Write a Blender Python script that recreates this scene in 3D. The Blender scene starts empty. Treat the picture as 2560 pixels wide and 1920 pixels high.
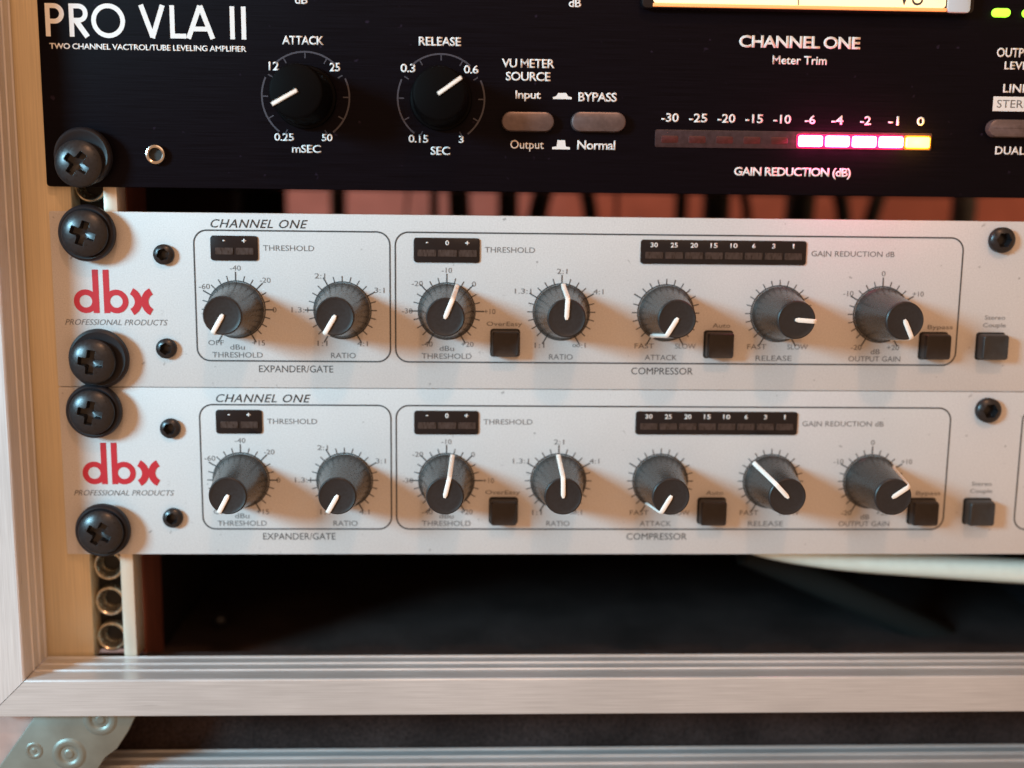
import bpy, bmesh, math, random
from mathutils import Vector, Matrix
random.seed(4)
S = 0.001                      # every length below is in millimetres
C = bpy.context.scene.collection
SC = bpy.context.scene

# ------------------------------------------------------------------ camera
cam_d = bpy.data.cameras.new('camera'); cam = bpy.data.objects.new('camera', cam_d); C.objects.link(cam)
SC.camera = cam
RM = ((0.99931011, 0.03673341, -0.00547355), (-0.03542237, 0.98700183, 0.15675661), (0.0111606, -0.15645458, 0.9876221))
right = Vector([r[0] for r in RM]); fwd = Vector([r[1] for r in RM]); up = Vector([r[2] for r in RM])
M = Matrix((right, up, -fwd)).transposed().to_4x4()
M.translation = Vector((6.3785, -282.6889, 1.7519)) * S
cam.matrix_world = M
cam_d.sensor_width = 36; cam_d.lens = 2765.79 / 2560 * 36
cam_d.clip_start = 0.01; cam_d.clip_end = 20
cam_d.dof.use_dof = True; cam_d.dof.focus_distance = 0.273; cam_d.dof.aperture_fstop = 4.8

# ------------------------------------------------------------------ light
SC.view_settings.view_transform = 'Standard'; SC.view_settings.look = 'None'
SC.view_settings.exposure = 0.16; SC.view_settings.gamma = 1
w = bpy.data.worlds.new('World'); SC.world = w; w.use_nodes = True
bg = w.node_tree.nodes['Background']; bg.inputs[0].default_value = (1.0, 0.55, 0.30, 1); bg.inputs[1].default_value = 0.54

def area(name, loc, target, size, power, color, sy=None):
    d = bpy.data.lights.new(name, 'AREA'); d.energy = power; d.color = color
    d.shape = 'RECTANGLE' if sy else 'DISK'; d.size = size
    if sy: d.size_y = sy
    o = bpy.data.objects.new(name, d); C.objects.link(o)
    o.location = loc
    o.rotation_euler = (Vector(target) - Vector(loc)).to_track_quat('-Z', 'Y').to_euler()
    return o
wl = area('window_light', (-0.80, -0.60, 0.24), (-0.12, 0, -0.05), 0.26, 1.08, (0.40, 0.80, 1.0))
wl.data.spread = math.radians(50)
area('warm_bulb', (0.11, -0.62, 0.72), (0.02, 0, -0.03), 0.05, 1.7, (1.0, 0.50, 0.26))
area('room_ceiling', (0.10, -1.10, 0.75), (0.02, 0, -0.03), 0.8, 1.6, (1.0, 0.62, 0.38))
area('room_behind', (0.06, 0.21, 0.16), (0.06, 0.33, 0.0), 0.12, 0.15, (1.0, 0.72, 0.62))

# ------------------------------------------------------------------ materials
MATS = {}
def mat(name, col, rough=0.5, metal=0.0, spec=0.5, emit=None, es=0.0, noise=0.0, nscale=(900, 900, 900), bump=0.0, bdist=0.00005,
        dirt=0.0, dscale=30, coat=0.0, specks=0.0, sscale=(380, 380, 380)):
    if name in MATS: return MATS[name]
    m = bpy.data.materials.new(name); m.use_nodes = True; nt = m.node_tree; N = nt.nodes; L = nt.links
    b = N['Principled BSDF']
    b.inputs['Base Color'].default_value = (*col, 1); b.inputs['Roughness'].default_value = rough
    b.inputs['Metallic'].default_value = metal; b.inputs['Specular IOR Level'].default_value = spec
    b.inputs['Coat Weight'].default_value = coat
    if emit: b.inputs['Emission Color'].default_value = (*emit, 1); b.inputs['Emission Strength'].default_value = es
    tc = N.new('ShaderNodeTexCoord')
    fac = None
    if noise or bump:
        mp = N.new('ShaderNodeMapping'); mp.inputs['Scale'].default_value = nscale; L.new(tc.outputs['Object'], mp.inputs['Vector'])
        nz = N.new('ShaderNodeTexNoise'); nz.inputs['Scale'].default_value = 1; nz.inputs['Detail'].default_value = 3
        L.new(mp.outputs[0], nz.inputs['Vector']); fac = nz.outputs['Fac']
    colsock = None
    if noise:
        mr = N.new('ShaderNodeMapRange'); mr.inputs['To Min'].default_value = 1 - noise; mr.inputs['To Max'].default_value = 1 + noise
        mr.inputs['From Min'].default_value = 0.25; mr.inputs['From Max'].default_value = 0.75
        L.new(fac, mr.inputs['Value'])
        vm = N.new('ShaderNodeVectorMath'); vm.operation = 'SCALE'; vm.inputs[0].default_value = col
        L.new(mr.outputs[0], vm.inputs['Scale']); colsock = vm.outputs[0]
        rr = N.new('ShaderNodeMapRange'); rr.inputs['To Min'].default_value = max(0.02, rough - noise * .5); rr.inputs['To Max'].default_value = rough + noise * .5
        L.new(fac, rr.inputs['Value']); L.new(rr.outputs[0], b.inputs['Roughness'])
    if dirt:
        n2 = N.new('ShaderNodeTexNoise'); n2.inputs['Scale'].default_value = dscale; n2.inputs['Detail'].default_value = 5
        L.new(tc.outputs['Object'], n2.inputs['Vector'])
        m2 = N.new('ShaderNodeMapRange'); m2.inputs['From Min'].default_value = .35; m2.inputs['From Max'].default_value = .7
        m2.inputs['To Min'].default_value = 1; m2.inputs['To Max'].default_value = 1 - dirt; L.new(n2.outputs['Fac'], m2.inputs['Value'])
        v2 = N.new('ShaderNodeVectorMath'); v2.operation = 'SCALE'
        if colsock: L.new(colsock, v2.inputs[0])
        else: v2.inputs[0].default_value = col
        L.new(m2.outputs[0], v2.inputs['Scale']); colsock = v2.outputs[0]
    if specks:      # dust, nicks and scratches: sparse and with a shape of their own
        mp3 = N.new('ShaderNodeMapping'); mp3.inputs['Scale'].default_value = sscale; L.new(tc.outputs['Object'], mp3.inputs['Vector'])
        n3 = N.new('ShaderNodeTexNoise'); n3.inputs['Scale'].default_value = 1; n3.inputs['Detail'].default_value = 2
        L.new(mp3.outputs[0], n3.inputs['Vector'])
        m3 = N.new('ShaderNodeMapRange'); m3.inputs['From Min'].default_value = .70; m3.inputs['From Max'].default_value = .76
        m3.inputs['To Min'].default_value = 1; m3.inputs['To Max'].default_value = 1 - specks; L.new(n3.outputs['Fac'], m3.inputs['Value'])
        v3 = N.new('ShaderNodeVectorMath'); v3.operation = 'SCALE'
        if colsock: L.new(colsock, v3.inputs[0])
        else: v3.inputs[0].default_value = col
        L.new(m3.outputs[0], v3.inputs['Scale']); colsock = v3.outputs[0]
    if colsock: L.new(colsock, b.inputs['Base Color'])
    if bump:
        bp = N.new('ShaderNodeBump'); bp.inputs['Strength'].default_value = bump; bp.inputs['Distance'].default_value = bdist
        L.new(fac, bp.inputs['Height']); L.new(bp.outputs[0], b.inputs['Normal'])
    MATS[name] = m
    return m
silver = mat('silver_paint', (.61, .61, .62), .48, .0, .35, noise=.12, nscale=(3000, 3000, 3000), bump=.5, bdist=.00004, dirt=.08, dscale=25, specks=.5)
blackpan = mat('black_anodised', (.0035, .0024, .0048), .45, 0, .07, specks=-4.0, noise=.35, nscale=(60, 400, 3500), bump=.6, bdist=.00004)
ink_dark = mat('dark_grey_ink', (.045, .05, .055), .6)
ink_mid = mat('grey_ink', (.14, .14, .145), .6)
ink_red = mat('red_ink', (.50, .012, .025), .5)
ink_white = mat('white_ink', (.80, .82, .84), .5)
ink_cream = mat('cream_ink', (.72, .66, .60), .5)
ink_dim = mat('dim_grey_ink', (.045, .045, .065), .5)
pointer_m = mat('ivory_pointer', (.93, .90, .86), .4)
knob_m = mat('charcoal_rubber', (.024, .024, .023), .27, 0, .7, noise=.2, nscale=(1500, 1500, 1500), bump=.3, bdist=.00003, dirt=.25, dscale=120)
knobcap_m = mat('dark_knob_top', (.019, .018, .020), .42, 0, .45, noise=.2, nscale=(1500, 1500, 1500), dirt=.3, dscale=150)
bknob_m = mat('black_gloss_plastic', (.0016, .0014, .0018), .6, 0, .06)
button_m = mat('black_button', (.022, .018, .018), .4, 0, .4, noise=.2, dirt=.2, dscale=200)
button2_m = mat('grey_button', (.03, .03, .031), .4, 0, .5, noise=.2, dirt=.2, dscale=200)
display_m = mat('smoked_window', (.008, .007, .009), .22, 0, .4)
led_off = mat('unlit_led', (.045, .030, .027), .35, noise=.6, nscale=(2500, 2500, 900))
led_redoff = mat('unlit_red_led', (.06, .006, .009), .45, noise=.3, nscale=(1200, 1200, 1200))
led_red = mat('lit_red_led', (.8, .1, .2), .4, emit=(1.0, .09, .25), es=38)
led_yel = mat('lit_yellow_led', (.8, .6, .1), .4, emit=(1.0, .50, .03), es=16)
led_grn = mat('lit_green_led', (.3, .9, .1), .4, emit=(.35, 1.0, .02), es=1.6)
ledbar_m = mat('led_bar_tint', (.045, .024, .028), .35, 0, .3, noise=.25)
screw_m = mat('black_oxide_steel', (.020, .020, .023), .32, .35, .6, noise=.25, nscale=(1500, 1500, 1500), bump=.2, bdist=.00003)
washer_m = mat('black_nylon', (.010, .009, .012), .45, 0, .35)
hole_m = mat('socket_black', (.01, .01, .01), .6)
chrome_m = mat('bright_steel', (.60, .58, .55), .18, 1.0)
nut_m = mat('zinc_nut', (.55, .50, .40), .25, .9, noise=.2)
alu_v = mat('aluminium_vertical_warm_lit', (.76, .65, .45), .36, .22, .5, noise=.10, nscale=(2600, 2600, 45), bump=.5, bdist=.00003, dirt=.12, dscale=18)  # warm light reflected onto the rail is tinted into this base colour
alu_h = mat('aluminium_brushed_horizontal', (.63, .64, .66), .31, .38, .5, noise=.13, nscale=(60, 3000, 3000), bump=.6, bdist=.00006, dirt=.18, dscale=22, specks=.3, sscale=(60, 700, 900))
alu_s = mat('aluminium_brushed_side', (.67, .66, .67), .40, .28, .5, noise=.13, nscale=(3000, 3000, 60), bump=.6, bdist=.00005, dirt=.18, dscale=22, specks=.3, sscale=(900, 700, 60))
alu_lip = mat('aluminium_lip', (.74, .66, .55), .4, .3, .5, noise=.06, nscale=(2600, 2600, 60))
zinc_m = mat('zinc_plated_sheet', (.24, .265, .24), .46, .5, .5, noise=.12, nscale=(150, 150, 150), dirt=.2, dscale=60)
cloth_m = mat('black_carpet', (.045, .032, .030), .9, 0, .1, noise=.7, nscale=(1400, 1400, 1400), bump=.9, bdist=.0004, dirt=.5, dscale=40)
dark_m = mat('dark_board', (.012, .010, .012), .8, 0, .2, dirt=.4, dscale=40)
lit_lining_m = mat('reddish_lit_lining', (.20, .07, .05), .7, 0, .2, noise=.3, nscale=(300, 300, 40))
chassis_m = mat('black_chassis', (.012, .010, .012), .5)
wall_m = mat('pink_wall', (.37, .13, .10), .8, 0, .2, noise=.15, nscale=(90, 90, 90), dirt=.3, dscale=14)
pink_m = mat('pinkish_laminate', (.50, .36, .33), .6, 0, .3, noise=.1, nscale=(200, 200, 200), dirt=.2, dscale=30)
wcable_m = mat('white_cable_jacket', (.80, .90, .84), .30, 0, .5, noise=.04, nscale=(300, 300, 300))
bcable_m = mat('black_cable_jacket', (.010, .009, .010), .45)
gstreak_m = mat('dark_grey_streak', (.018, .019, .018), .9, 0, .1)
vu_m = mat('vu_backlit_face', (.9, .7, .45), .5, emit=(1.0, .66, .30), es=1.15)
vu_rim = mat('vu_amber_edge', (.8, .4, .2), .3, emit=(1.0, .30, .06), es=.75)
glass_m = mat('clear_plastic_edge', (.55, .66, .75), .15, 0, .6)

# ------------------------------------------------------------------ helpers
POS = {}
def link(name, me, material, parent=None, loc=(0, 0, 0), ry=0.0):
    """loc is the world position in mm; the mesh is in mm about it"""
    o = bpy.data.objects.new(name, me); C.objects.link(o)
    if material is not None and len(me.materials) == 0: me.materials.append(material)
    p = Vector(loc); POS[o.name] = p
    if parent is not None:
        o.parent = parent; o.location = (p - POS[parent.name]) * S
    else: o.location = p * S
    o.rotation_euler = (0, ry, 0)
    return o
def empty(name, label, cat, loc, group=None):
    o = bpy.data.objects.new(name, None); C.objects.link(o); o.empty_display_size = .01
    POS[o.name] = Vector(loc); o.location = Vector(loc) * S
    return tag(o, label, cat, group)
def tag(o, label=None, cat=None, group=None, kind=None):
    for k, v in (('label', label), ('category', cat), ('group', group), ('kind', kind)):
        if v: o[k] = v
    return o
def fin(bm, smooth=None, name='mesh'):
    bmesh.ops.recalc_face_normals(bm, faces=bm.faces)
    for v in bm.verts: v.co *= S
    if smooth:
        ca = math.cos(math.radians(smooth))
        for f in bm.faces: f.smooth = True
        for e in bm.edges:
            if len(e.link_faces) == 2: e.smooth = e.link_faces[0].normal.dot(e.link_faces[1].normal) > ca
    me = bpy.data.meshes.new(name); bm.to_mesh(me); bm.free(); return me
def box(x0, x1, y0, y1, z0, z1, bev=0.0, seg=2):
    bm = bmesh.new(); bmesh.ops.create_cube(bm, size=1)
    for v in bm.verts:
        v.co = Vector(((x0 + x1) / 2 + v.co.x * (x1 - x0), (y0 + y1) / 2 + v.co.y * (y1 - y0), (z0 + z1) / 2 + v.co.z * (z1 - z0)))
    if bev: bmesh.ops.bevel(bm, geom=list(bm.edges), offset=bev, segments=seg, profile=.5, affect='EDGES')
    return fin(bm, 35 if bev else None)
def rr_pts(x0, x1, z0, z1, r, n=6):
    r = min(r, (x1 - x0) / 2 - .01, (z1 - z0) / 2 - .01)
    pts = []
    for cx, cz, a0 in ((x1 - r, z1 - r, 0), (x0 + r, z1 - r, 90), (x0 + r, z0 + r, 180), (x1 - r, z0 + r, 270)):
        for i in range(n + 1):
            a = math.radians(a0 + 90 * i / n); pts.append((cx + r * math.cos(a), cz + r * math.sin(a)))
    return pts
def prism(pts, y0, y1, bev=0.0):
    """front face at y0 (towards the camera), back at y1"""
    bm = bmesh.new()
    f = bm.faces.new([bm.verts.new((x, y1, z)) for x, z in pts])
    g = bmesh.ops.extrude_face_region(bm, geom=[f])
    nv = [e for e in g['geom'] if isinstance(e, bmesh.types.BMVert)]
    for v in nv: v.co.y = y0
    if bev:
        es = [e for e in bm.edges if all(abs(v.co.y - y0) < 1e-6 for v in e.verts)]
        bmesh.ops.bevel(bm, geom=es, offset=bev, segments=2, profile=.5, affect='EDGES')
    return fin(bm, 35)
def ribbon(strokes, y=-.05, t=.04):
    """flat strokes with thickness: list of (points, width, closed)"""
    bm = bmesh.new()
    for pts, wd, closed in strokes:
        n = len(pts); P = [Vector(p) for p in pts]; Lf = []; Rt = []
        for i in range(n):
            a = P[(i - 1) % n] if (closed or i > 0) else None
            b = P[(i + 1) % n] if (closed or i < n - 1) else None
            d1 = (P[i] - a).normalized() if a is not None else None
            d2 = (b - P[i]).normalized() if b is not None else None
            if d1 is None: d1 = d2
            if d2 is None: d2 = d1
            d = (d1 + d2); d = d.normalized() if d.length > 1e-6 else d1
            nn = Vector((-d.y, d.x)); k = max(.35, nn.dot(Vector((-d1.y, d1.x))))
            Lf.append(P[i] + nn * wd / 2 / k); Rt.append(P[i] - nn * wd / 2 / k)
        V = [[bm.verts.new((q.x, yy, q.y)) for q in S_] for S_ in (Lf, Rt) for yy in (y, y + t)]
        m = n if closed else n - 1
        for i in range(m):
            j = (i + 1) % n
            bm.faces.new((V[0][i], V[0][j], V[2][j], V[2][i])); bm.faces.new((V[1][i], V[3][i], V[3][j], V[1][j]))
            bm.faces.new((V[0][i], V[1][i], V[1][j], V[0][j])); bm.faces.new((V[2][i], V[2][j], V[3][j], V[3][i]))
        if not closed:
            for i in (0, n - 1): bm.faces.new((V[0][i], V[2][i], V[3][i], V[1][i]))
    return fin(bm)
def arc(cx, cz, r, a0, a1, n=24):
    """angles counter-clockwise from +x, in degrees"""
    return [(cx + r * math.cos(math.radians(a0 + (a1 - a0) * i / n)), cz + r * math.sin(math.radians(a0 + (a1 - a0) * i / n))) for i in range(n + 1)]
def lathe(prof, n=64, smooth=40, rib=0):
    """prof: list of (r, height towards the camera); axis along -Y"""
    bm = bmesh.new(); rings = []
    for r, h in prof:
        if r < 1e-6: rings.append([bm.verts.new((0, -h, 0))])
        else: rings.append([bm.verts.new((r * math.cos(2 * math.pi * i / n), -h, r * math.sin(2 * math.pi * i / n))) for i in range(n)])
    for a, b in zip(rings, rings[1:]):
        for i in range(n):
            j = (i + 1) % n
            if len(a) == 1: bm.faces.new((a[0], b[j], b[i]))
            elif len(b) == 1: bm.faces.new((a[i], a[j], b[0]))
            else: bm.faces.new((a[i], a[j], b[j], b[i]))
    return fin(bm, smooth)
def hfield(R, height, nr=44, na=96):
    """dome with a recess, heights towards the camera"""
    bm = bmesh.new(); c = bm.verts.new((0, -height(0, 0), 0)); prev = None
    for k in range(1, nr + 1):
        r = R * k / nr
        ring = [bm.verts.new((r * math.cos(2 * math.pi * i / na), -height(r * math.cos(2 * math.pi * i / na), r * math.sin(2 * math.pi * i / na)), r * math.sin(2 * math.pi * i / na))) for i in range(na)]
        for i in range(na):
            j = (i + 1) % na
            if prev is None: bm.faces.new((c, ring[j], ring[i]))
            else: bm.faces.new((prev[i], prev[j], ring[j], ring[i]))
        prev = ring
    back = [bm.verts.new((v.co.x, .3, v.co.z)) for v in prev]
    for i in range(na): j = (i + 1) % na; bm.faces.new((prev[i], prev[j], back[j], back[i]))
    me = fin(bm, 50); return me
def sstep(a, b, x):
    t = min(1, max(0, (x - a) / (b - a))); return t * t * (3 - 2 * t)
TXT = {}
def text_mesh(s, x0, x1, z0, z1, shear=0.0, bold=0.0, sp=1.0):
    """lettering filling the box x0..x1, z0..z1, about the box centre"""
    key = (s, round(x1 - x0, 3), round(z1 - z0, 3), shear, bold, sp)
    if key in TXT: return TXT[key]
    cu = bpy.data.curves.new('t', 'FONT'); cu.body = s; cu.size = 1; cu.shear = shear; cu.offset = bold; cu.space_character = sp
    cu.resolution_u = 3; cu.space_line = .9
    cu.align_x = 'CENTER'
    o = bpy.data.objects.new('t', cu); C.objects.link(o)
    dg = bpy.context.evaluated_depsgraph_get(); me = bpy.data.meshes.new_from_object(o.evaluated_get(dg))
    bpy.data.objects.remove(o); bpy.data.curves.remove(cu)
    xs = [v.co.x for v in me.vertices]; ys = [v.co.y for v in me.vertices]
    ax, bx, ay, by = min(xs), max(xs), min(ys), max(ys)
    for v in me.vertices:
        v.co = Vector((((v.co.x - ax) / (bx - ax) - .5) * (x1 - x0), 0, ((v.co.y - ay) / (by - ay) - .5) * (z1 - z0))) * S
    bm = bmesh.new(); bm.from_mesh(me)
    g = bmesh.ops.extrude_face_region(bm, geom=list(bm.faces))
    for e in g['geom']:
        if isinstance(e, bmesh.types.BMVert): e.co.y -= .03 * S
    bmesh.ops.recalc_face_normals(bm, faces=bm.faces)
    bm.to_mesh(me); bm.free(); me.materials.clear(); TXT[key] = me
    return me
def text(parent, s, x0, x1, z0, z1, m, y=-.02, shear=0.0, bold=0.0, sp=1.0, dz=0.0, name='lettering'):
    key = m.name
    me = text_mesh(s, x0, x1, z0, z1, shear, bold, sp)
    if len(me.materials) and me.materials[0] != m: me = me.copy(); me.materials.clear()
    return link(name, me, m, parent, ((x0 + x1) / 2, y, (z0 + z1) / 2 + dz))
def tube(pts, r, n=14, sub=8):
    """smooth tube through the points (Catmull-Rom)"""
    P = [Vector(p) for p in pts]; Q = []
    E_ = [P[0] * 2 - P[1]] + P + [P[-1] * 2 - P[-2]]
    for i in range(1, len(E_) - 2):
        a, b, c, d = E_[i - 1:i + 3]
        for k in range(sub):
            t = k / sub
            Q.append(.5 * ((2 * b) + (c - a) * t + (2 * a - 5 * b + 4 * c - d) * t * t + (3 * b - a - 3 * c + d) * t ** 3))
    Q.append(P[-1])
    bm = bmesh.new(); prev = None
    for i, q in enumerate(Q):
        d = (Q[min(i + 1, len(Q) - 1)] - Q[max(i - 1, 0)]).normalized()
        u = d.cross(Vector((0, 1, 0))); u = u.normalized() if u.length > .01 else Vector((1, 0, 0)); v = d.cross(u)
        ring = [bm.verts.new(q + (u * math.cos(2 * math.pi * k / n) + v * math.sin(2 * math.pi * k / n)) * r) for k in range(n)]
        if prev:
            for k in range(n): j = (k + 1) % n; bm.faces.new((prev[k], prev[j], ring[j], ring[k]))
        else: bm.faces.new(ring)
        prev = ring
    bm.faces.new(prev[::-1])
    return fin(bm, 60)
def extrude_x(prof, xa, xb, mit_a=0.0):
    """profile of (y, z) run along x; mitred at the left end when mit_a is set (x shifts with z)"""
    bm = bmesh.new()
    A = [bm.verts.new((xa(y, z) if callable(xa) else xa, y, z)) for y, z in prof]; B = [bm.verts.new((xb, y, z)) for y, z in prof]
    n = len(prof)
    for i in range(n): j = (i + 1) % n; bm.faces.new((A[i], A[j], B[j], B[i]))
    bm.faces.new(A); bm.faces.new(B[::-1])
    return fin(bm)
def extrude_z(prof, za, zb):
    bm = bmesh.new()
    A = [bm.verts.new((x, y, za(x, y) if callable(za) else za)) for x, y in prof]; B = [bm.verts.new((x, y, zb)) for x, y in prof]
    n = len(prof)
    for i in range(n): j = (i + 1) % n; bm.faces.new((A[i], A[j], B[j], B[i]))
    bm.faces.new(A); bm.faces.new(B[::-1])
    return fin(bm)

# ------------------------------------------------------------------ rack case
XR = 190.0; ZT = 96.0
XW = -106.5; ZF = -117.8; YF = -13.0                  # inner wall, floor and front face of the frame
case = empty('rack_case', 'open aluminium rack case whose mitred frame surrounds the stacked audio units', 'rack case', (XW, 2, -127.8))
def frame_profile():
    """(depth y, inward offset from the inner face) of the frame extrusion: front face, edge bevel, ridges"""
    p = [(YF + .5, 0.0), (-7.6, 0.0), (-7.42, .36), (-7.1, .38), (-6.95, -.35), (-6.3, -.35), (-6.2, 0), (-3.45, 0), (-3.27, .36), (-2.95, .38), (-2.8, -.35), (-2.15, -.35), (-2.05, 0), (.8, 0), (.98, .36), (1.3, .38), (1.6, 0),
         (1.6, -10.0), (YF + .3, -10.0), (YF, -9.7), (YF, -.5), (YF + .18, -.16)]
    return p
FP = frame_profile()
link('bottom_frame', extrude_x([(y, ZF + o) for y, o in FP], lambda y, z: XW + (z - ZF) + .22, XR), alu_h, case)
link('side_frame', extrude_z([(XW + o, y) for y, o in FP], lambda x, y: ZF + (x - XW) + .0, ZT), alu_s, case)
# rack rail: face, slot with threaded holes, lip
link('rail_face', box(XW - 1, -94.0, 2.0, 4.4, ZF - .4, ZT, .15), alu_v, case)
link('rail_web', box(-94.4, -86.0, 8.2, 9.2, ZF - .4, ZT), hole_m, case)
link('rail_lip', box(-86.0, -82.6, 1.7, 9.0, ZF - .4, ZT, .25), alu_lip, case)
link('rail_web', box(-94.6, -94.0, 4.4, 8.2, ZF - .4, ZT), alu_v, case)
def nut_mesh():
    n = 48; prof = [(4.05, 0), (4.05, 2.6), (3.85, 2.9), (3.5, 2.95), (3.25, 2.75), (3.05, 2.2), (2.75, 1.4), (2.6, .7), (2.2, .1), (2.15, -1.5), (0, -1.5)]
    return lathe(prof, n, 30)
nm = nut_mesh(); z = -113.2
while z < 90:
    if z < -84 or -1 < z < 7:
        o = link('threaded_nut', nm, nut_m, case, (-90.0, 7.2, z))
    z += 9.95
link('side_lining_lit', box(-86.5, -82.4, 9.2, 26, ZF - 9, ZT), lit_lining_m, case)  # front strip of the side lining, its reddish light put into the colour
link('side_lining', box(-88, -82.4, 26.02, 152, ZF - 9, ZT), dark_m, case)
link('floor_lining', box(-84, XR, 1.7, 150, ZF - 9.6, ZF - 8), cloth_m, case)
link('back_lining', box(-88, XR, 150.02, 153, ZF - 9.6, -40), cloth_m, case)
link('floor_bolt', lathe([(0, 2.0), (1.4, 1.8), (2.2, 1.0), (2.5, 0)], 24), screw_m, case, (-70.3, 44, ZF - 6.3))
tag(C.objects['floor_bolt'], 'small dull bolt head')
link('side_lining', box(XR, XR + 3, 2.0, 152, ZF - 9, -46), dark_m, case)

# ------------------------------------------------------------------ lower case
low = empty('lower_case', 'second aluminium case edge under the rack with a riveted diagonal corner plate', 'case', (XW, 2, -160))
ZL = -147.2
link('top_frame', extrude_x([(y + 5, ZL + o) for y, o in FP], lambda y, z: XW + 4 + (z - ZL), XR), alu_h, low)
link('gap_board', box(-100, XR, 7.0, 10.0, ZL - 4, -120), cloth_m, low)
link('side_panel', box(-190, -100.2, -7.9, -3.0, -175, -127.9), pink_m, low)
pl = [(-128, -160), (-105.0, -128.0), (-79.5, -128.0), (-82.15, -133.4), (-85.2, -138.1), (-88.4, -140.6), (-90.9, -144.5), (-94, -151), (-98, -160)]
PX = [(x, z) for x, z in pl]
plate = link('corner_plate', prism(PX, -10.0, -8.2, .3), zinc_m, low)
def dimple(R, h):
    def f(x, z):
        r = math.hypot(x, z) / R
        return h * (sstep(1, .72, r)) - h * 1.15 * sstep(.62, .34, r) + h * .95 * sstep(.36, .18, r)
    return hfield(R, f, 22, 40)
# (plate plane) big rivets and a small bump
dm = dimple(4.8, .5); ds = dimple(2.6, .3)
RIV = [(-89.07, -130.0, dm), (-97.5, -139.5, dm), (-106.4, -138.5, ds)]
for x, zz, me in RIV: link('rivet', me, zinc_m, plate, (x, -9.9, zz))

# ------------------------------------------------------------------ surroundings
tag(link('wall', box(-320, 620, 330, 334, -300, 300), wall_m), kind='structure')
tag(link('table_top', box(-400, 400, -20, 400, -190, -176), pink_m), kind='structure')

# ------------------------------------------------------------------ screws
def cross_screw():
    R, H = 5.7, 2.9
    def f(x, z):
        r = math.hypot(x, z)
        h = H * math.sqrt(max(0, 1 - (r / 6.15) ** 2)) + .0
        ax, az = abs(x), abs(z)
        arm = max((sstep(.98, .80, az) * sstep(3.1, 2.7, ax)), (sstep(.98, .80, ax) * sstep(3.1, 2.7, az)))
        core = sstep(1.95, 1.6, (ax + az) * .85)
        d = max(arm, core)
        return h - d * (2.6 - .35 * r)
    return hfield(R, f, 80, 160)
SCREW = cross_screw()
WASH = lathe([(0, 1.2), (5.0, 1.2), (5.75, 1.75), (6.3, 1.85), (6.75, 1.5), (7.0, .8), (7.05, 0)], 64)
WASH2 = lathe([(0, .9), (5.6, .9), (6.8, 1.15), (7.4, .8), (7.6, 0)], 64)
def hexsock(k=1.0):
    def f(x, z):
        x /= k; z /= k; r = math.hypot(x, z); h = 2.1 * math.sqrt(max(0, 1 - (r / 3.0) ** 2)) * .9 + .3
        hx = max(abs(x * math.cos(a) + z * math.sin(a)) for a in (0, math.pi / 3, 2 * math.pi / 3))
        return k * (h - 1.7 * sstep(1.35, 1.12, hx))
    return hfield(2.55 * k, f, 34, 72)
HEXS = hexsock(); BALL = hexsock(1.28)
def mount_screw(parent, x, z, rot, wash=None, off=(0, 0)):
    s = link('mounting_screw', SCREW, screw_m, parent, (x, -3.4 if wash is None else -3.5, z), math.radians(rot))
    me = wash or WASH
    # cup washer under the head
    o = bpy.data.objects.new('washer', me); C.objects.link(o)
    if not me.materials: me.materials.append(washer_m)
    o.parent = s; v = Vector((off[0], 1.45, off[1]))
    v.rotate(Matrix.Rotation(-math.radians(rot), 3, 'Y')); o.location = v * S
    return s

# ------------------------------------------------------------------ silver compressors
KX = [-53.32, -26.53, 0.0, 29.36, 56.3, 85.64, 112.48]; KZ = -24.3
KP = [(7.0, 0), (7.05, .5), (6.9, .8), (6.55, 1.2), (6.35, 2.4), (4.75, 15.3)]
KNOB = lathe(KP, 72, 35)
KCAP = lathe([(4.75, 15.3), (4.68, 15.9), (4.4, 16.15), (4.1, 16.05), (3.6, 15.95), (0, 15.9)], 72, 40)
def pointer_mesh():
    """ivory line: from the cap centre over the rim and down the flank, pointing up (+z)"""
    path = [(-.35, 15.95), (.4, 15.98), (3.9, 16.05), (4.45, 15.98), (4.75, 15.6), (5.0, 14.6), (6.5, 2.7), (6.8, 1.7), (7.0, .9)]
    wd = .56; bm = bmesh.new(); rows = []
    for i, (r, h) in enumerate(path):
        a = Vector(path[max(0, i - 1)]); b = Vector(path[min(len(path) - 1, i + 1)]); d = (b - a).normalized(); n = Vector((-d.y, d.x))
        ww = wd * (.55 if i == 0 else 1)
        rows.append([bm.verts.new((sx * ww, -(h + n.y * k), r + n.x * k)) for sx, k in ((-1, -.25), (-1, .25), (-.7, .38), (.7, .38), (1, .25), (1, -.25))])
    for a, b in zip(rows, rows[1:]):
        for i in range(5): bm.faces.new((a[i], a[i + 1], b[i + 1], b[i]))
    bm.faces.new(rows[0]); bm.faces.new(rows[-1][::-1])
    return fin(bm, 40)
POINTER = pointer_mesh()
MARKS = {}
def scale_marks(majors):
    key = tuple(majors)
    if key not in MARKS:
        st = [(arc(0, 0, 7.25, 0, 360, 72)[:-1], .32, True)]
        for a in range(-150, 151, 15):
            t = math.radians(a); L1 = 9.55 if a in majors else 8.75; s, c = math.sin(t), math.cos(t)
            st.append(([(s * 7.3, c * 7.3), (s * L1, c * L1)], .32 if a in majors else .25, False))
        MARKS[key] = ribbon(st)
    return MARKS[key]
KM = [(-150, -60, 0, 45, 90, 150), (-150, -90, -30, 60, 150), (-150, -90, -45, 0, 45, 90, 150), (-150, -60, 0, 60, 150),
      (-150, -60, 150), (-150, 150), (-150, -60, 0, 60, 150)]
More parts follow.
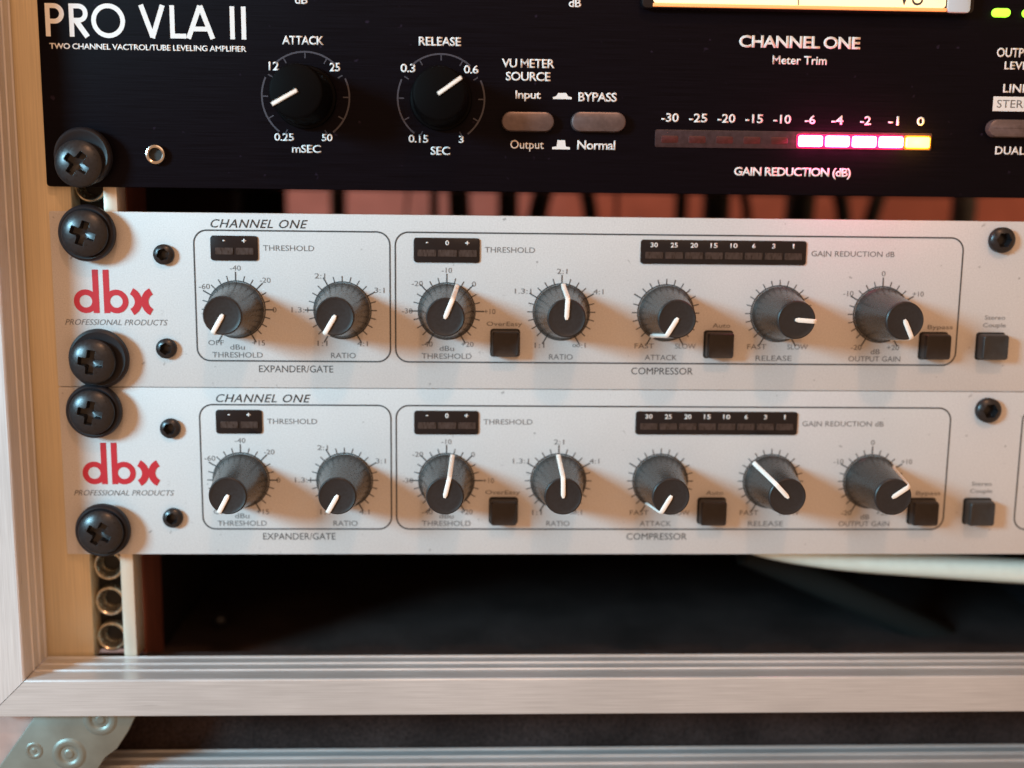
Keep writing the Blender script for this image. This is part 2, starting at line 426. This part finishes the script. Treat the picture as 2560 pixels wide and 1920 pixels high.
KL = [[('-40', 0, 10.5, 2.7), ('-20', 7.4, 7.5, 2.7), ('-60', -7.9, 5.8, 2.8), ('0', 9.6, 0, 1.0), ('+15', 5.4, -8.5, 3.2), ('OFF', -5.4, -8.5, 3.9), ('dBu', 0, -9.6, 3.7)],
      [('2:1', -5.6, 8.7, 2.7), ('1.3:1', -10.8, .05, 4.2), ('3:1', 9.4, 5.2, 2.6), ('1:1', -5.2, -8.5, 2.5), ('4:1', 5.0, -8.5, 2.7)],
      [('-10', 0, 10.4, 2.6), ('-20', -7.5, 7.0, 2.8), ('0', 6.9, 7.0, 1.0), ('-30', -10.1, 0, 2.7), ('+10', 11.0, 0, 2.9), ('-40', -5.0, -8.5, 2.8), ('+20', 5.3, -8.5, 3.2), ('dBu', 0, -9.6, 3.7)],
      [('2:1', 0, 10.4, 2.7), ('1.3:1', -9.9, 5.3, 4.2), ('4:1', 9.4, 5.3, 2.6), ('1:1', -5.5, -8.6, 2.5), ('\u221e:1', 4.7, -8.6, 3.4)],
      [('FAST', -5.3, -8.6, 5.0), ('SLOW', 5.4, -8.6, 5.4)],
      [('FAST', -5.3, -8.6, 5.0), ('SLOW', 5.4, -8.6, 5.4)],
      [('0', 0, 10.6, 1.0), ('-10', -8.9, 5.4, 2.7), ('+10', 9.4, 5.4, 2.9), ('-20', -6.0, -8.6, 2.8), ('+20', 3.7, -8.6, 3.2), ('dB', -.9, -9.7, 2.4)]]
BIG = [('THRESHOLD', -59.74, -46.97), ('RATIO', -29.6, -23.3), ('THRESHOLD', -6.4, 6.4), ('RATIO', 26.4, 32.5), ('ATTACK', 51.2, 59.6), ('RELEASE', 80.2, 89.6), ('OUTPUT GAIN', 104.6, 118.3)]
DSEG = {'d1': [(-58.1, -53.7), (-53.0, -48.6)], 'd2': [(-7.4, -2.7), (-2.2, 2.5), (3.0, 7.6)]}
BUTTON = None
def button_mesh():
    bm = bmesh.new(); pts = rr_pts(-3.5, 3.5, -3.3, 3.3, .7, 4)
    lv = [(1.0, 0), (.99, 2.8), (.955, 3.35), (.88, 3.6), (.70, 3.35), (0, 3.1)]
    prev = None
    for s, h in lv:
        ring = [bm.verts.new((x * max(s, .001), -h, z * max(s, .001))) for x, z in pts]
        if prev:
            for i in range(len(pts)): j = (i + 1) % len(pts); bm.faces.new((prev[i], prev[j], ring[j], ring[i]))
        prev = ring
    bmesh.ops.remove_doubles(bm, verts=bm.verts, dist=.02)
    return fin(bm, 45)
BUTTON = button_mesh(); SLOT = prism(rr_pts(-3.85, 3.85, -3.65, 3.65, .8, 4), -.04, .1)
FRAMES = ribbon([(rr_pts(-63.5, -14.4, -37.45, -4.4, 3.3, 8), .38, True), (rr_pts(-13.05, 132.85, -37.45, -4.4, 3.3, 8), .38, True),
                 (rr_pts(152.2, 186, -37.45, -4.4, 3.3, 8), .38, True)])
PANEL = prism(rr_pts(-99.0, XR, -44.33, -.06, .5, 3), 0, 2.0, .12)
CHASSIS = box(-84, XR, 2.0, 140, -42.8, -2.2)
DWIN = {k: prism(rr_pts(*v, .75, 4), -.35, .05, .12) for k, v in {'d1': (-59.35, -47.5, -11.95, -5.7), 'd2': (-8.4, 8.35, -11.95, -5.7), 'd3': (49.3, 92.0, -11.75, -5.6)}.items()}
def dbx_strokes():
    k = 1.42; st = []
    st.append((arc(-90.95, -22.5, 3.0 - k / 2, 0, 360, 40)[:-1], k, True))
    st.append(([(-88.38, -14.5), (-88.38, -25.48)], 1.5, False))
    st.append(([(-85.72, -14.5), (-85.72, -25.48)], 1.5, False))
    st.append((arc(-83.35, -22.5, 3.0 - k / 2, 0, 360, 40)[:-1], k, True))
    st.append((arc(-80.75, -22.5, 2.9, -64, 64, 20), 1.8, False))
    st.append((arc(-73.35, -22.5, 2.9, 116, 244, 20), 1.8, False))
    return st
# the ring and stem overlap: lay the stems a hair proud of the rings
def dbx_mesh():
    bm = bmesh.new()
    for i, s in enumerate(dbx_strokes()):
        me = ribbon([s], -.05 - .012 * i, .045 + .012 * i); bm.from_mesh(me)
    me = bpy.data.meshes.new('m'); bm.to_mesh(me); bm.free(); return me
LOGO = dbx_mesh()

def compressor(z0, label, angles, screws):
    u = empty('compressor_unit', label, 'compressor', (0, 0, z0 - 44.45), 'silver rack compressors stacked in the case')
    O = (0, 0, z0)
    p = link('front_panel', PANEL, silver, u, O)
    link('chassis', CHASSIS, chassis_m, u, O)
    link('printed_outline', FRAMES, ink_dark, p, O)
    link('logo', LOGO, ink_red, p, O)
    T = lambda s, x0, x1, a, b, m=ink_dark, **k: text(p, s, x0, x1, a + z0, b + z0, m, **k)
    T('CHANNEL ONE', -59.2, -34.95, -3.75, -1.62, shear=.3, bold=.008, sp=1.1)
    T('PROFESSIONAL PRODUCTS', -96.4, -70.7, -28.5, -27.05, ink_mid, shear=.3)
    T('EXPANDER/GATE', -48.0, -29.1, -40.35, -38.55)
    T('COMPRESSOR', 47.8, 63.9, -40.35, -38.55)
    T('THRESHOLD', -46.25, -33.45, -9.4, -8.0, ink_mid)
    T('THRESHOLD', 9.6, 22.35, -9.3, -7.9, ink_mid)
    T('GAIN REDUCTION dB', 93.4, 115.0, -9.45, -8.05, ink_mid)
    for s, a, b in BIG: T(s, a, b, -36.6, -35.2, ink_mid)
    T('OverEasy', 10.2, 19.3, -28.3, -26.9, ink_mid); T('Auto', 68.6, 73.2, -28.0, -26.9, ink_mid); T('Bypass', 125.0, 131.6, -28.3, -26.9, ink_mid)
    T('Stereo', 139.9, 145.3, -25.4, -24.3, ink_mid); T('Couple', 139.6, 145.6, -27.7, -26.3, ink_mid)
    for i, x in enumerate(KX):
        link('scale_marks', scale_marks(KM[i]), ink_dark, p, (x, 0, z0 + KZ))
        for s, dx, dz, wd in KL[i]: T(s, x + dx - wd / 2, x + dx + wd / 2, KZ + dz - .66, KZ + dz + .66, ink_mid)
        k = link('knob', KNOB, knob_m, u, (x, -.1, z0 + KZ), math.radians(angles[i]))
        for nme, me, m in (('knob_cap', KCAP, knobcap_m), ('pointer', POINTER, pointer_m)):
            o = bpy.data.objects.new(nme, me); C.objects.link(o); o.parent = k
            if not me.materials: me.materials.append(m)
    for x in (15.0, 70.2, 126.7, 141.8): link('button_slot', SLOT, hole_m, u, (x, 0, z0 - 32.35))
    for x in (15.0, 70.2, 126.7): link('push_button', BUTTON, button_m, u, (x, 0, z0 - 32.35))
    me2 = BUTTON.copy(); me2.materials.clear(); b = link('push_button', me2, button2_m, u, (141.8, 0, z0 - 32.35)); tag(b, 'greyish stereo couple push button')
    for key in ('d1', 'd2', 'd3'):
        d = link('led_window', DWIN[key], display_m, u, O)
        if key == 'd3':
            segs = [(50.5 + 5.12 * i, 55.0 + 5.12 * i) for i in range(8)]; names = ['30', '25', '20', '15', '10', '6', '3', '1']
            nums = [(n, (a + b_) / 2, .4 if n == '1' else .85 * len(n) + (.15 if len(n) > 1 else 0)) for n, (a, b_) in zip(names, segs)]
        elif key == 'd2': segs = DSEG[key]; nums = [('-', -5.0, .6), ('0', 0.1, .95), ('+', 5.2, 1.1)]
        else: segs = DSEG[key]; nums = [('-', -55.9, .6), ('+', -50.9, 1.1)]
        for a, b_ in segs: link('led', prism(rr_pts(a, b_, -10.4, -8.7, .2, 2), -.55, -.3), led_off, d, O)
        for n, cx, wd in nums:
            hh = .62 if n not in '-+' else (.5 if n == '+' else .14)
            text(d, n, cx - wd / 2, cx + wd / 2, -6.95 - hh + z0, -6.95 + hh + z0, ink_white, y=-.37, bold=.02)
    for x, z in ((-70.9, -10.55), (-71.1, -34.3)): link('panel_screw', HEXS, screw_m, u, (x, .2, z0 + z), random.random())
    link('panel_screw', BALL, screw_m, u, (142.4, .2, z0 - 4.8), .5)
    for a in screws: mount_screw(u, *a)
    return u
compressor(0.0, 'upper silver compressor, directly below the black amplifier, output gain pointer low and right',
           [210, 210.5, 22, 2.5, 211, 94, 155.6], [(-89.0, -5.4, 20), (-88.6, -37.3, 8, WASH2, (1.0, .5))])
compressor(-44.45, 'lower silver compressor, bottom unit of the stack, release pointer up and left',
           [208, 209.7, 13, -1.5, 210, -43.3, 54.5], [(-89.4, -50.2, 12), (-88.6, -81.6, 30)])

# ------------------------------------------------------------------ black levelling amplifier
ZB = 5.95
amp = empty('leveling_amplifier', 'black two channel leveling amplifier with lit meter and red gain reduction lights', 'audio amplifier', (0, 0, ZB))
fp = link('front_panel', prism(rr_pts(-99.2, XR, ZB, ZB + 88, .8, 3), 0, 3.0, .25), blackpan, amp)
link('chassis', box(-84, XR, 3.0, 140, ZB + 2, ZB + 86), chassis_m, amp)
W = lambda s, x0, x1, a, b, m=ink_white, **k: text(fp, s, x0, x1, a, b, m, **k)
sw = 1.12
zt, zb_ = 49.65, 41.9; zc = (zt + zb_) / 2
def LT(*strokes): 
    bm = bmesh.new()
    for i, (pts, wd) in enumerate(strokes):
        me = ribbon([(pts, wd, False)], -.05 - .01 * i, .04 + .01 * i); bm.from_mesh(me)
    me = bpy.data.meshes.new('m'); bm.to_mesh(me); bm.free(); return me
def bowl(x, w_, zt_, zm):
    r = (zt_ - zm) / 2 - sw / 2; xr = x + w_ - sw / 2 - r
    return [(x, zt_ - sw / 2)] + arc(xr, (zt_ + zm) / 2, r, 90, -90, 16) + [(x, zm + sw / 2)]
letters = [
    ('P', LT(([(-96.8, zb_), (-96.8, zt)], sw), (bowl(-96.6, 3.75, zt, 44.9), sw))),
    ('R', LT(([(-91.1, zb_), (-91.1, zt)], sw), (bowl(-90.9, 3.75, zt, 45.2), sw), ([(-90.2, 45.9), (-87.4, zb_)], sw * 1.15))),
    ('V', LT(([(-74.35, zt), (-71.7, zb_ + .2)], sw * 1.05), ([(-69.15, zt), (-71.8, zb_)], sw * 1.05))),
    ('L', LT(([(-66.9, zb_), (-66.9, zt)], sw), ([(-66.9, zb_ + sw / 2), (-63.6, zb_ + sw / 2)], sw))),
    ('A', LT(([(-63.1, zb_), (-60.15, zt)], sw * 1.05), ([(-57.2, zb_), (-60.1, zt)], sw * 1.05), ([(-62.0, zb_ + 2.3), (-58.4, zb_ + 2.3)], sw))),
    ('I', LT(([(-52.4, zb_), (-52.4, zt)], sw))), ('I', LT(([(-49.65, zb_), (-49.65, zt)], sw)))]
for n, me in letters: link('logo_letter', me, ink_white, fp)
link('logo_letter', ribbon([(arc(-82.3, zc, 4.05 - sw / 2, 0, 360, 56)[:-1], sw, True)]), ink_white, fp)
W('TWO CHANNEL VACTROL/TUBE LEVELING AMPLIFIER', -96.7, -49.1, 38.95, 40.35, bold=.02, sp=.92)
W('ATTACK', -40.4, -30.2, 40.9, 43.0, bold=.025, sp=.92); W('RELEASE', -7.0, 3.4, 41.15, 43.3, bold=.025, sp=.92)
for s, a, b, c_, d in (('12', -43.8, -41.2, 34.7, 36.8), ('25', -28.9, -26.3, 34.65, 36.75), ('0.25', -42.8, -37.9, 17.75, 19.65), ('50', -31.1, -28.4, 17.8, 19.6), ('mSEC', -38.5, -31.3, 14.9, 16.9),
                       ('0.3', -11.5, -7.8, 34.7, 36.8), ('0.6', 4.1, 7.8, 34.65, 36.7), ('0.15', -9.6, -4.6, 17.75, 19.7), ('3', 2.9, 4.2, 17.8, 19.6), ('SEC', -4.1, .8, 14.8, 16.9),
                       ('VU METER', 13.5, 26.6, 36.25, 38.4), ('SOURCE', 14.5, 25.6, 33.1, 35.3), ('Input', 16.95, 23.3, 28.2, 30.8), ('BYPASS', 32.65, 42.3, 28.35, 30.6),
                       ('Normal', 32.6, 42.2, 16.6, 18.9), ('dB', 29.8, 32.9, 50.9, 52.9), ('dB', -37.1, -34.0, 50.5, 52.5)):
    W(s, a, b, c_, d, bold=.022, sp=.92)
W('Output', 15.8, 24.2, 15.95, 18.75, ink_cream, bold=.01)
W('CHANNEL ONE', 72.4, 102.9, 42.0, 45.0, bold=.028, sp=.9); W('Meter Trim', 81.0, 94.7, 38.1, 40.2, bold=.022)
W('GAIN REDUCTION (dB)', 72.5, 102.4, 10.0, 12.85, bold=.028, sp=.9)
for s, a, b in (('-30', 53.6, 58.0), ('-25', 60.6, 65.2), ('-20', 67.8, 72.3), ('-15', 74.8, 79.3), ('-10', 81.9, 86.4), ('-6', 89.9, 92.6), ('-4', 96.7, 99.7), ('-2', 104.0, 106.8), ('-1', 111.2, 113.9), ('0', 118.5, 120.5)):
    W(s, a, b, 23.65, 25.85, bold=.022)
W('OUTPUT', 137.7, 148.0, 40.7, 43.0, bold=.022); W('LEVEL', 139.9, 147.4, 37.75, 39.7, bold=.022); W('LINK', 140.0, 147.2, 32.1, 34.2, bold=.022)
link('printed_box', prism(rr_pts(137.7, 150.5, 27.5, 31.1, .1, 2), -.05, -.01), ink_white, fp)
text(fp, 'STEREO', 138.7, 149.5, 28.35, 30.3, ink_mid, y=-.06); W('DUAL', 139.2, 146.9, 16.75, 18.8, bold=.022)
# latch symbols of the push switches (base line with a raised block)
link('printed_symbol', prism([(26.3, 28.85), (31.0, 28.85), (31.0, 29.35), (30.1, 29.55), (29.6, 30.35), (27.6, 30.35), (27.1, 29.55), (26.3, 29.35)], -.05, -.01), ink_white, fp)
link('printed_symbol', prism([(26.3, 16.6), (30.75, 16.6), (30.75, 17.15), (29.7, 17.3), (29.5, 18.85), (27.6, 18.85), (27.4, 17.3), (26.3, 17.15)], -.05, -.01), ink_white, fp)
# knobs with their scale rings
BK = lathe([(7.6, 0), (7.7, 1.2), (7.5, 1.7), (6.9, 2.0), (6.4, 14.8), (6.1, 15.6), (5.6, 15.85), (0, 15.7)], 72, 35)
def bring():
    st = []
    for a0, a1 in ((232, 155), (132, 48), (25, -52)): st.append((arc(0, 0, 10.75, a0, a1, 30), .42, False))
    for a in range(-150, 151, 30): 
        t = math.radians(90 - a); st.append(([(9.2 * math.cos(t), 9.2 * math.sin(t)), (10.5 * math.cos(t), 10.5 * math.sin(t))], .3, False))
    return ribbon(st)
BR = bring()
BP = prism([(-.43, -.35), (.43, -.35), (.43, 6.35), (-.43, 6.35)], -.35, .3, .1)
for (x, ang) in ((-34.9, 240.6), (-1.5, 54.6)):
    link('scale_ring', BR, ink_dim, fp, (x, 0, 28.5))
    k = link('knob', BK, bknob_m, amp, (x, 0, 28.3), math.radians(ang))
    o = bpy.data.objects.new('pointer', BP); C.objects.link(o); o.parent = k; o.location = (0, -.0159, 0)
    if not BP.materials: BP.materials.append(pointer_m)
pill_m = mat('grey_metal_button', (.17, .13, .135), .35, .5, .5, noise=.15, nscale=(900, 900, 900), dirt=.3, dscale=150)
for x0, x1, za, zb2 in ((13.5, 26.6, 20.75, 25.6), (30.8, 44.5, 20.9, 25.8), (136.2, 149.6, 20.95, 25.4)):
    cx = (x0 + x1) / 2; f = .985
    b = link('push_switch', prism(rr_pts(cx - (x1 - x0) / 2, cx + (x1 - x0) / 2, za, zb2, 2.38, 8), -2.2, .5, .7), pill_m, amp)
# gain reduction light bar
bar = link('led_bar', prism(rr_pts(52.1, 122.6, 17.45, 21.8, .4, 3), -.25, .1, .08), ledbar_m, amp)
glow_m = mat('red_halo_glow', (.3, .01, .05), .5, emit=(1.0, .015, .16), es=.55); glowy_m = mat('amber_halo_glow', (.3, .12, .01), .5, emit=(1.0, .30, .01), es=.5)
link('halo_plate', prism(rr_pts(87.9, 115.4, 17.65, 21.2, .5, 3), -.45, -.1, .1), glow_m, bar); link('halo_plate', prism(rr_pts(115.42, 122.3, 17.65, 21.2, .5, 3), -.45, -.1, .1), glowy_m, bar)  # added glowing plates behind the lit segments, imitating the halo round them
for i in range(10):
    a = 53.6 + i * 6.94 if i < 5 else (88.45 + (i - 5) * 6.84)
    lit = i >= 5
    m = led_redoff if not lit else (led_yel if i == 9 else led_red)
    o = link('led', prism(rr_pts(a, a + (4.4 if not lit else 5.95), 18.1 + (.4 if not lit else 0), 20.75 - (.4 if not lit else 0), .45, 3), -.3 if not lit else -1.3, -.1, .15 if not lit else .3), m, bar)
    if lit:      # added point lamp ahead of each lit segment, imitating its halo
        pd = bpy.data.lights.new('led_halo_lamp', 'POINT'); pd.energy = .003; pd.shadow_soft_size = .0012
        pd.color = (1, .55, .05) if i == 9 else (1, .04, .20)
        po = bpy.data.objects.new('led_halo_lamp', pd); C.objects.link(po); po.location = Vector((a + 3.1, -3.4, 19.4)) * S
    tag(o, 'lit yellow light' if i == 9 else ('glowing pink-red light' if lit else 'unlit dull red light'))
# VU meter (only its lower edge is in the picture)
vu = link('vu_meter', prism(rr_pts(47.5, 130.0, 50.6, 92.0, 1.2, 4), -2.6, 0.0, .5), display_m, amp); tag(vu, 'meter with glowing cream scale')
link('meter_face', prism(rr_pts(50.3, 122.6, 51.75, 90.5, .8, 4), -3.1, -2.5, .1), vu_m, vu)
link('meter_edge', prism([(50.2, 50.95), (122.8, 50.95), (122.8, 51.7), (50.2, 51.7)], -3.3, -2.5, .1), vu_rim, vu)
link('meter_edge', prism(rr_pts(123.0, 128.7, 50.7, 90.5, .8, 4), -3.4, -2.5, .3), glass_m, vu)
text(vu, 'VU', 110.6, 116.9, 52.2, 56.6, ink_dark, y=-3.13)
link('needle', prism([(85.75, 51.8), (86.0, 51.8), (84.0, 88), (83.8, 88)], -3.3, -3.15), ink_mid, vu)
for x in (135.5, 143.2):
    link('green_led', prism(rr_pts(x, x + 4.6, 50.3, 52.4, 1.0, 4), -.9, .1, .3), led_grn, amp)
s = link('panel_screw', lathe([(2.55, 0), (2.5, .9), (2.3, 1.35), (2.0, 1.45), (1.65, 1.25), (1.5, .6), (1.45, 0)], 48), chrome_m, amp, (-71.9, 0, 14.0)); tag(s, 'hollow fastener with a bright steel rim')
link('socket', lathe([(0, .15), (1.5, .15), (1.52, 0)], 32), hole_m, s, (-71.9, 0, 14.0))
mount_screw(amp, -89.6, 11.4, 38, WASH, (.6, 1.9))

# ------------------------------------------------------------------ cables
white = tag(link('white_cable', tube([(66, 16, -80.0), (80, 12, -87.0), (90, 10.5, -90.0), (103, 10, -92.2), (116, 10, -93.7), (139, 10, -95.4), (163, 10, -97.0), (XR, 10, -98.6)], 3.5, 20, 10), wcable_m),
            'thick glossy white cable sagging below the lower silver unit at right', 'cable')
tag(link('grey_streak_tube', tube([(87.2, 30, -97.12), (118.07, 34, -111.3), (145.15, 38, -124.62), (161.78, 40, -133.57)], 4.4, 16, 8), gstreak_m),
    'dark grey tube running diagonally through the dark space under the white cable', 'cable')  # tube added along a faint diagonal streak
# black cables hanging behind the gap between the black amplifier and the upper silver unit
CY = 165.0
def gx(u, y=CY):         # where a line of sight at the gap's height meets the depth y, worked out once from the camera
    d = Vector(right) * ((u - 1280) / 2765.79) + Vector(fwd) + Vector(up) * (455 / 2765.79)
    return 6.3785 + d.x * (y + 282.6889) / d.y
CAB = [(846, 41, 0, 'black hanging cable above the first THRESHOLD print, leftmost in the gap'),
       (1019, 7, -8, 'thin black strand above the gap between the two printed outlines'),
       (1086, 23, 0, 'slim black cable above the upper three light window, left of a thick one'),
       (1147, 55, 3, 'thick black cable above the right half of the upper three light window'),
       (1270, 53, 0, 'thick upright black cable above the second THRESHOLD print'),
       (1352, 51, -16, 'thick black cable leaning to the left, above the upper ratio knob'),
       (1470, 39, 14, 'black cable leaning right, between the leaning thick one and a hair-thin strand'),
       (1541, 10, 0, 'hair-thin black strand left of the eight light window'),
       (1702, 34, 0, 'medium black cable over the left end of the upper eight light window'),
       (1790, 71, 0, 'wide black cable over numbers 25 and 20 of the upper eight light window'),
       (1862, 25, 14, 'slim bowed black cable above the number 15 of the upper eight light window'),
       (1999, 76, -3, 'widest black cable, over the right end of the upper eight light window'),
       (2102, 39, 16, 'leaning black cable over the upper GAIN REDUCTION dB print'),
       (2188, 39, -18, 'curved black cable above the upper output gain knob'),
       (2408, 62, 0, 'rightmost black cable, beside the dome screw of the upper silver unit')]
for u, wpx, lean, lab in CAB:
    x = gx(u); k = (CY + 282.7) / 282.7 / 9.78; r = wpx * k / 2; l = lean * .11
    o = link('hanging_cable', tube([(x - l * 2, CY + 2, 45), (x - l, CY, 14), (x + l * .2, CY - 1, 4), (x + l, CY, -6), (x + l * 2, CY + 2, -38)], r, 12, 5), bcable_m)
    tag(o, lab, 'cable', 'black cables hanging behind the gap')
# dark board added across the left part of the opening behind the gap
link('dark_back_board', box(-120, gx(715, 156), 154, 158, -38, ZT), dark_m, case)
